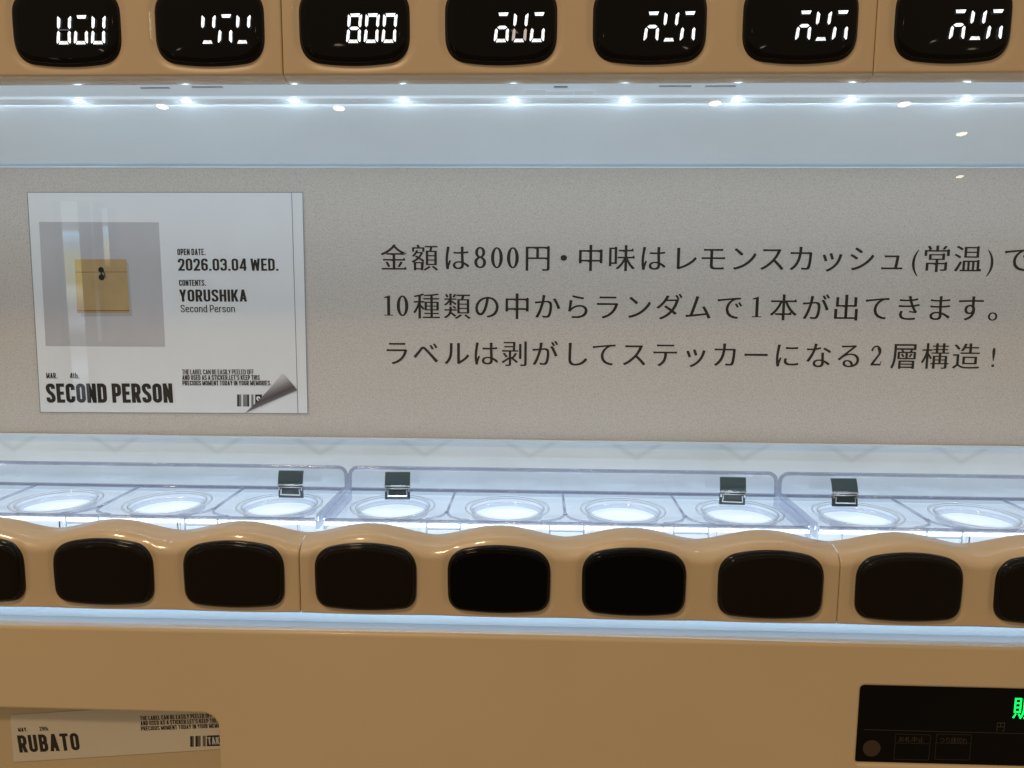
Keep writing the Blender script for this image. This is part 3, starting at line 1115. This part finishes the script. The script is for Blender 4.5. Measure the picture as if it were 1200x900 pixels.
for a, b in (((31.8, 225.4), (354.7, 225.4)), ((31.8, 225.4), (47.2, 483.2)), ((47.2, 483.2), (360.7, 484.7)), ((354.7, 225.4), (360.7, 484.7)), ((341.7, 225.4), (349.2, 484.6))):
    line_px(a, b, EY, .85, LINE, lab)
quad([(45.7, 260), (186, 260.5), (193.5, 406.5), (53.5, 405.5)], EY, 'photo_print', PRINTGREY, lab, .0001)
KRAFT = mat('kraft_print', (.39, .262, .12), rough=.4, noise=.10, nscale=60)
KRAFT_DARK = mat('kraft_fold_print', (.20, .125, .05), rough=.4)
SHADOWP = mat('photo_print_shade', (.345, .33, .33), rough=.4)
env_sh = quad([(92, 309), (150.5, 308), (155, 370.5), (95, 371)], EY - .00006, 'photo_shade', SHADOWP, lab, .0001)
env = quad([(87.5, 304), (148, 304), (152, 366.8), (90.5, 367)], EY - .00014, 'envelope_print', KRAFT, lab, .0001)
line_px((88.3, 319), (148.8, 318.6), EY - .00022, .9, KRAFT_DARK, lab)
line_px((91, 364.2), (151.6, 363.8), EY - .00022, 1.3, KRAFT_DARK, lab)
for (cx, cy, r) in ((118.6, 316.2, 3.3), (119.2, 325.0, 3.5)):
    X, Z = at(cx, cy, EY)
    r *= .00057
    obj('clasp_print', plate([[(X + r * math.cos(2 * math.pi * k / 20), Z + r * math.sin(2 * math.pi * k / 20)) for k in range(20)]], .0001, 0, front=EY - .00026), INK, lab)
line_px((120.5, 315), (123.5, 325.5), EY - .00028, 1.1, INK, lab, 'clasp_string')
line_px((118, 318), (119.5, 323), EY - .00028, 1.6, INK, lab, 'clasp_string')

TXY = EY - .00006
latin([('OPEN DATE.', 208, 291.5, 241, 299)], TXY, parent=lab)
latin([('2026.03.04 WED.', 209, 303, 326.5, 317.3)], TXY, t=.16, parent=lab)
latin([('CONTENTS.', 210, 328, 241.5, 335)], TXY, parent=lab)
latin([('YORUSHIKA', 210.5, 339.3, 289.5, 353.5)], TXY, t=.165, parent=lab)
latin([('Second Person', 212, 357.3, 275.5, 366)], TXY, t=.115, track=.09, parent=lab)
latin([('MAR.', 54.5, 437, 67.5, 443.5), ('4th.', 82, 437, 93, 443.5)], TXY, parent=lab)
latin([('SECOND PERSON', 55, 449.5, 203, 472)], TXY, t=.188, track=.06, parent=lab)
latin([('THE LABEL CAN BE EASILY PEELED OFF', 213.5, 433, 297.5, 438.7)], TXY, t=.14, track=.05, parent=lab)
latin([("AND USED AS A STICKER.LET'S KEEP THIS", 213.7, 439.6, 304.5, 445.2)], TXY, parent=lab)
latin([('PRECIOUS MOMENT TODAY IN YOUR MEMORIES.', 214, 446.1, 318, 451.7)], TXY, parent=lab)


def barcode(bars, y0, y1, Y, parent, rise=0.0, ref=0):
    for x0, x1, m in bars:
        d0, d1 = rise * (x0 - ref), rise * (x1 - ref)
        quad([(x0, y0 - d0), (x1, y0 - d1), (x1 + .1, y1 - d1), (x0 + .1, y1 - d0)], Y, 'barcode_bar', m, parent, .0001)


barcode([(277.8, 280.1, INK), (280.1, 282.7, GREYINK), (284.7, 289.8, GREYINK), (289.8, 291.9, INK), (294.4, 297, GREYINK), (299, 307, INK)], 462.3, 476.4, TXY, lab)
latin([('S', 300.8, 464.5, 305.2, 474)], TXY - .00012, WHITEINK, parent=lab)
# printed picture of a peeling corner: light at the apex, dark along the fold
pa, pb, pc = Vector(at(287, 484.3, EY)), Vector(at(331, 437.5, EY)), Vector(at(349, 457.5, EY))
d = (pc - pa).normalized()
nrm = Vector((-d.y, d.x))
lo, hi = pa.dot(nrm), pb.dot(nrm)
PEEL = gradient_mat('peel_print', [(0, (.30, .27, .28)), (.06, (.10, .085, .09)), (.22, (.055, .045, .048)), (.45, (.18, .155, .16)), (.75, (.42, .40, .40)), (1, (.60, .60, .60))],
                    (nrm.x, 0, nrm.y), lo, hi)
curve_side = [tuple(pa.lerp(pb, t) + Vector((.0006, -.0006)) * math.sin(math.pi * t)) for t in (.2, .4, .6, .8)]
obj('peeled_corner_print', plate([[tuple(pa)] + curve_side + [tuple(pb), tuple(pb.lerp(pc, .5) + Vector((.0002, .0002))), tuple(pc)]], .0001, 0, front=TXY - .0003), PEEL, lab)

# ---- the label behind the lower left window
L2 = DOOR_Y + .0104
lab2 = thing('product_label', 'tan paper label reading RUBATO behind the small window at the lower left', 'label')
PAPER2 = mat('label_paper_tan', (.85, .78, .66), rough=.6, noise=.02, nscale=20)
quad([(12, 838), (275, 822), (285, 876), (16, 893)], L2, 'paper', PAPER2, lab2, .0004)
T2 = L2 - .00008
latin([('MAY.', 21.5, 853, 32.5, 857.6, .5), ('29th.', 46.5, 851.8, 57.5, 856.4, .5)], T2, parent=lab2)
latin([('RUBATO', 23, 862, 94, 882, 3.0)], T2, t=.18, track=.10, parent=lab2)
latin([('THE LABEL CAN BE EASILY PEELED OFF', 164.5, 839.3, 249, 844.3, 3.4)], T2, parent=lab2)
latin([("AND USED AS A STICKER.LET'S KEEP THIS", 165, 845.3, 256, 850.3, 3.6)], T2, parent=lab2)
latin([('PRECIOUS MOMENT TODAY IN YOUR MEMORIES.', 165.4, 851.3, 270, 856.3, 4.0)], T2, parent=lab2)
barcode([(222.8, 225.4, INK), (225.4, 227, GREYINK), (229, 231.5, INK), (231.5, 235, GREYINK), (237.5, 241, GREYINK), (242.3, 264, INK)], 862.8, 875.3, T2, lab2, .035, 222)
latin([('TAKE', 244, 864, 262, 872.5, .6)], T2 - .00012, WHITEINK, parent=lab2)

# ------------------------------------------------------------------ money display at the lower right
GY = DOOR_Y + .0022
part('money_display', plate([rrect(bx0 - .001, .391, bz0 - .001, bz1 + .001, .003)], .004, 0, front=GY), BLACK)
disp = machine.children[-1]


def on_disp(name, me, m):
    return obj(name, me, m, disp, -Vector((0, 0, 0)))


MY = GY - .00015
A, B = at(1012, 855, MY), at(1200, 862, MY)
on_disp('printed_line', box(A[0], .38, MY, MY + .0001, A[1] - .00022, A[1] + .00022), DIMLINE)
X, Z = at(1021.5, 877, MY)
SENSOR = mat('sensor_window', (.060, .036, .020), rough=.35)
on_disp('sensor_window', plate([[(X + .0047 * math.cos(2 * math.pi * k / 32), Z + .0047 * math.sin(2 * math.pi * k / 32)) for k in range(32)]], .0002, 0, front=MY), SENSOR)
for (x0, x1) in ((1047, 1091), (1095, 1139)):
    a, b = at(x0, 890, MY), at(x1, 861, MY)
    o_, i_ = rrect(a[0], b[0], a[1], b[1], .0006, 3), rrect(a[0] + .0003, b[0] - .0003, a[1] + .0003, b[1] - .0003, .0004, 3)
    on_disp('legend_frame', plate([o_, i_], .0002, 0, front=MY), DIMLINE)
    on_disp('printed_line', box(a[0] + .0003, b[0] - .0003, MY, MY + .0001, b[1] - .0054, b[1] - .0051), DIMLINE)


def cjk_box(body, l, t, r, b, Y, m, name='lettering', off=0.0, depth=0):
    V, F, D = glyph_mesh(body, off)
    x0 = min(v[0] for v in V); x1 = max(v[0] for v in V); y0 = min(v[1] for v in V); y1 = max(v[1] for v in V)
    p0, p1 = at(l, b, Y), at(r, t, Y)
    V = [(v[0] - x0, v[1] - y0) for v in V]
    return on_disp(name, print_mesh([(V, F, D, p0[0], p0[1], (p1[0] - p0[0]) / (x1 - x0), (p1[1] - p0[1]) / (y1 - y0), 0)], Y), m)


cjk_box('お札中止', 1053, 863.5, 1083, 869.5, MY, DIM)
cjk_box('つり銭切れ', 1101, 864.5, 1134, 870.5, MY, DIM)
cjk_box('円', 1167.5, 846.5, 1178, 857, MY, DIM)


def dot_matrix(body, l, t, h, Y):
    """green characters drawn by a fine dot matrix: the glyph with its strokes a little heavy"""
    V, F, D = glyph_mesh(body, .004)
    y0 = min(v[1] for v in V); y1 = max(v[1] for v in V); x0 = min(v[0] for v in V)
    p0, p1 = at(l, t + h, Y), at(l, t, Y)
    s = (p1[1] - p0[1]) / (y1 - y0)
    V = [(v[0] - x0, v[1] - y0) for v in V]
    return on_disp('green_readout', print_mesh([(V, F, D, p0[0], p0[1], s * .92, s, 0)], Y), GREEN)


dot_matrix('販売中', 1186, 816.5, 26, MY)

# ------------------------------------------------------------------ clear trays
def tray(label, cx):
    t = thing('drink_tray', label, 'tray', (cx, 0, TZF), 'clear trays along the shelf')
    h = MODULE / 2 - .0012
    y0, y1 = .0415, .1085
    zt = at(600, 550.5, .1085)[1] - TZF
    # floor with four round openings
    circ = []
    for k in range(4):
        c = (k - 1.5) * PITCH + .0015
        circ.append([(c + .0222 * math.cos(2 * math.pi * j / 40), .0725 + .0222 * math.sin(2 * math.pi * j / 40)) for j in range(40)])
    outer = rrect(-h, h, y0, y1, .004, 5)
    obj('tray_floor', plate([outer] + circ, .0018, .0004, 1, 'XY', 0), ACRYL_THIN, t, smooth=False)
    for k in range(4):
        c = (k - 1.5) * PITCH + .0015
        bm = bmesh.new()
        tube_bm(bm, [(c + .0229 * math.cos(2 * math.pi * j / 48), .0725 + .0229 * math.sin(2 * math.pi * j / 48), .0004) for j in range(48)], .0007, 6, True)
        tube_bm(bm, [(c + .0262 * math.cos(2 * math.pi * j / 48), .0725 + .0262 * math.sin(2 * math.pi * j / 48), .0006) for j in range(48)], .0006, 6, True)
        obj('cup_ring', mesh_from_bm('ring', bm), ACRYL, t, smooth=True)
        bm = bmesh.new()                      # the collar that hangs below the opening
        N_ = 56
        rr = [[bm.verts.new((c + q * math.cos(2 * math.pi * j / N_), .0725 + q * math.sin(2 * math.pi * j / N_), z)) for j in range(N_)]
              for q, z in ((.0224, -.0018), (.0222, -.0046), (.0213, -.0048), (.0215, -.0016))]
        for m_ in range(4):
            for j in range(N_):
                bm.faces.new((rr[m_][j], rr[m_][(j + 1) % N_], rr[(m_ + 1) % 4][(j + 1) % N_], rr[(m_ + 1) % 4][j]))
        bmesh.ops.recalc_face_normals(bm, faces=bm.faces)
        obj('collar', mesh_from_bm('collar', bm), ACRYL_RIB, t, smooth=True)
    # back wall with rounded top corners and its thick moulded rims
    bw = plate([smooth_poly([(-h, 0), (h, 0), (h, zt), (-h, zt)], [.0008, .0008, .006, .006])], .0018, .0004, 1, 'XZ', y1)
    obj('back_panel', bw, ACRYL_THIN, t)
    bm = bmesh.new()
    pts = [(x, y1 + .0004, z) for x, z in smooth_poly([(-h, .001), (h, .001), (h, zt), (-h, zt)], [.001, .001, .0065, .0065])]
    tube_bm(bm, pts, .0013, 8, True)
    obj('back_rim', mesh_from_bm('rim', bm), ACRYL_EDGE, t, smooth=True)
    bm = bmesh.new()
    tube_bm(bm, [(-h + .002, y1 - .0012, .0012), (0, y1 - .0012, .0012), (h - .002, y1 - .0012, .0012)], .0010, 8)
    obj('fold', mesh_from_bm('fold', bm), ACRYL_EDGE, t, smooth=True)
    # side walls, front lip
    for s in (-1, 1):
        obj('side_wall', box(s * (h - .0009) - .0009, s * (h - .0009) + .0009, y0 + .002, y1 - .001, -.006, .0032, .0005), ACRYL_RIB, t)
    obj('front_lip', box(-h + .001, h - .001, y0 - .0016, y0, -.0085, .0006, .0005), ACRYL, t)
    bm = bmesh.new()
    tube_bm(bm, [(-h + .002, y0 - .0010, .0008), (0, y0 - .0010, .0008), (h - .002, y0 - .0010, .0008)], .0007, 6)
    tube_bm(bm, [(-h + .002, y0 - .0012, -.0080), (0, y0 - .0012, -.0080), (h - .002, y0 - .0012, -.0080)], .0005, 6)
    tube_bm(bm, [(-h + .003, y0 + .0040, .0002), (0, y0 + .0040, .0002), (h - .003, y0 + .0040, .0002)], .0004, 6)
    for k in range(5):
        c = (k - 2) * PITCH + .0015
        if abs(c) < h - .004:
            tube_bm(bm, [(c - .010, y0 - .0013, -.0080), (c - .010, y0 - .0013, .0005)], .0005, 6)
            tube_bm(bm, [(c + .010, y0 - .0013, -.0080), (c + .010, y0 - .0013, .0005)], .0005, 6)
            tube_bm(bm, [(c - .010, y0 - .0013, -.0035), (c + .010, y0 - .0013, -.0035)], .0004, 6)
    obj('lip_edge', mesh_from_bm('lipe', bm), ACRYL_EDGE, t, smooth=True)
    for k in range(4):
        c = (k - 1.5) * PITCH + .0015
        bm = bmesh.new()
        box_bm(bm, c - .021, c + .021, y0 + .0004, y0 + .0022, -.0095, -.0024, .0005)
        box_bm(bm, c - .022, c - .0205, y0 + .0024, y0 + .010, -.0095, -.0024, .0004)
        box_bm(bm, c + .0205, c + .022, y0 + .0024, y0 + .010, -.0095, -.0024, .0004)
        obj('front_step', mesh_from_bm('step', bm), ACRYL, t)
    # dividing ribs that fork towards the front
    for k in range(3):
        c = (k - 1) * PITCH + .0012
        bm = bmesh.new()
        tube_bm(bm, [(c, y1 - .003, .001), (c, .080, .001), (c, .058, .001)], .0009, 6)
        for s in (-1, 1):
            tube_bm(bm, [(c + s * .0006, .060, .001), (c + s * .0012, .055, .001), (c + s * .0035, .0502, .001), (c + s * .0085, .0465, .001), (c + s * .015, .0442, .001)], .0008, 6)
        obj('rib', mesh_from_bm('rib', bm), ACRYL_RIB, t, smooth=True)
    return t


tray('clear moulded tray holding one dark clip, left end of the shelf', .5 * PITCH - MODULE)
tray('clear moulded tray holding two dark clips, middle of the shelf', .5 * PITCH)
tray('clear moulded tray holding one dark clip, right end of the shelf', .5 * PITCH + MODULE)

# ------------------------------------------------------------------ mirrored clips standing on the trays
clip_up = None
CY = .088
zc = at(466, 600, CY)[1]
CW = .0082


def make_clip(label):
    c = thing('price_clip', label, 'clip', (0, 0, 0), 'mirrored clips on the clear trays')
    bm = bmesh.new()
    ring_prev = None
    for k in range(11):
        q = k / 10
        z, y = .0076 + .0070 * q, .0024 * q ** 2
        ring_ = [bm.verts.new(p) for p in ((-CW, y - .0004, z), (CW, y - .0004, z), (CW, y + .0005, z), (-CW, y + .0005, z))]
        if ring_prev:
            for i_ in range(4):
                bm.faces.new((ring_prev[i_], ring_prev[(i_ + 1) % 4], ring_[(i_ + 1) % 4], ring_[i_]))
        else:
            bm.faces.new(ring_)
        ring_prev = ring_
    bm.faces.new(ring_prev)
    bmesh.ops.recalc_face_normals(bm, faces=bm.faces)
    for e in bm.edges:
        if len(e.link_faces) == 2 and e.calc_face_angle() > .6:
            e.smooth = False
    obj('upper_plate', mesh_from_bm('up', bm), MIRROR, c, smooth=True)
    bm = bmesh.new()
    tube_bm(bm, [(-CW - .0003, -.0004, .0073), (CW + .0003, -.0004, .0073)], .0006, 8)
    tube_bm(bm, [(-CW, -.0006, .0060), (CW, -.0006, .0060)], .00035, 8)
    obj('hinge', mesh_from_bm('hinge', bm), CHROME, c, smooth=True)
    bm = bmesh.new()
    box_bm(bm, -CW, CW, .0, .0010, .0, .0066, .0001)
    obj('lower_plate', mesh_from_bm('low', bm), MIRROR_DARK, c)
    bm = bmesh.new()
    for (a, b) in (((-CW + .0016, .0020), (CW - .0018, .0018)), ((-CW + .0018, .0020), (-CW + .0022, .0052)), ((CW - .0018, .0018), (CW - .0022, .0052))):
        tube_bm(bm, [(a[0], -.0007, a[1]), (b[0], -.0007, b[1])], .00042, 6)
    for s in (-1, 1):
        box_bm(bm, s * (CW - .0008) - .0005, s * (CW - .0008) + .0005, -.001, .0004, .0044, .0058, .0001)
    obj('wire_frame', mesh_from_bm('wf', bm), CHROME, c, smooth=False)
    return c


clip0 = make_clip('small dark mirrored clip on the left tray, left of the tray joint')
spots = [(341.5, 599, None), (466, 602.5, 'small dark mirrored clip on the middle tray, next to its left end'),
         (857, 609.5, 'small dark mirrored clip on the middle tray, next to its right end'),
         (989, 612.5, 'small dark mirrored clip on the right tray, right of the tray joint')]
for i, (px, py, lb) in enumerate(spots):
    X, Z = at(px, py, CY)
    if i == 0:
        c = clip0
    else:
        c = clip0.copy(); COL.objects.link(c); c['label'] = lb
        for ch in clip0.children:
            q = ch.copy(); COL.objects.link(q); q.parent = c
    c.location = (X, CY, TZF + .0002)
    c.scale = (1, 1, 1.22)
    c.rotation_euler.z = R((0, 3, -2, 2)[i])
    c.rotation_euler.x = R((0, -5, 3, -8)[i])

# ------------------------------------------------------------------ tall windows of the room behind the photographer, seen as mirror images in the pane
def room_window(px0, px1, py0, py1, dist, label, stops, es):
    def m(px, py):
        d = ray(px, py)
        t = (PANE_Y - CAM_LOC.y) / d.y
        p = CAM_LOC + d * t
        d2 = Vector((d.x, -d.y, d.z))
        return p + d2 * (dist / -d2.y)
    a, b = m(px0, py1), m(px1, py0)
    w = thing('tall_window', label, 'window', (a.x, a.y, a.z), 'tall windows mirrored in the glass')
    mt = gradient_mat('outdoor_view', stops, (0, 0, 1), a.z, b.z, emission=es)
    dy = Vector((0, a.y, 0))
    o = obj('glazing', box(a.x, b.x, a.y - .02, a.y, a.z, b.z), mt, w)
    o.matrix_parent_inverse = Matrix.Translation(-Vector(w.location))
    fr = bmesh.new()
    for x in (a.x, b.x):
        box_bm(fr, x - .02, x + .02, a.y - .03, a.y + .03, a.z, b.z)
    o = obj('window_frame', mesh_from_bm('wfr', fr), DARK, w)
    o.matrix_parent_inverse = Matrix.Translation(-Vector(w.location))


room_window(84, 96, 236, 478, 5.0, 'tallest bright window with blue and yellow view mirrored over the left part of the envelope photo',
            [(0, (.04, .045, .05)), (.10, (.12, .14, .16)), (.20, (.22, .26, .32)), (.28, (.10, .10, .11)), (.36, (.12, .13, .15)), (.42, (.35, .36, .42)), (.50, (.22, .22, .20)), (.58, (.55, .54, .44)), (.62, (.30, .28, .08)),
             (.74, (.34, .33, .10)), (.80, (.22, .30, .38)), (.85, (.38, .62, .85)), (.87, (.16, .17, .18)), (1, (.15, .15, .15))], 6.0)
room_window(118, 131, 244, 312, 5.0, 'short bright window with pale view mirrored at the top middle of the envelope photo',
            [(0, (.12, .11, .06)), (.2, (.42, .38, .22)), (.4, (.5, .47, .32)), (.5, (.35, .45, .5)), (.66, (.36, .58, .8)), (.72, (.14, .14, .14)), (1, (.14, .14, .13))], 6.0)
room_window(112, 115, 238, 400, 5.0, 'thin pale slit of light mirrored between the two broader windows over the envelope photo',
            [(0, (.10, .10, .11)), (.2, (.14, .14, .15)), (.4, (.05, .05, .05)), (.7, (.04, .04, .04)), (.85, (.10, .10, .10)), (1, (.08, .08, .08))], 6.0)
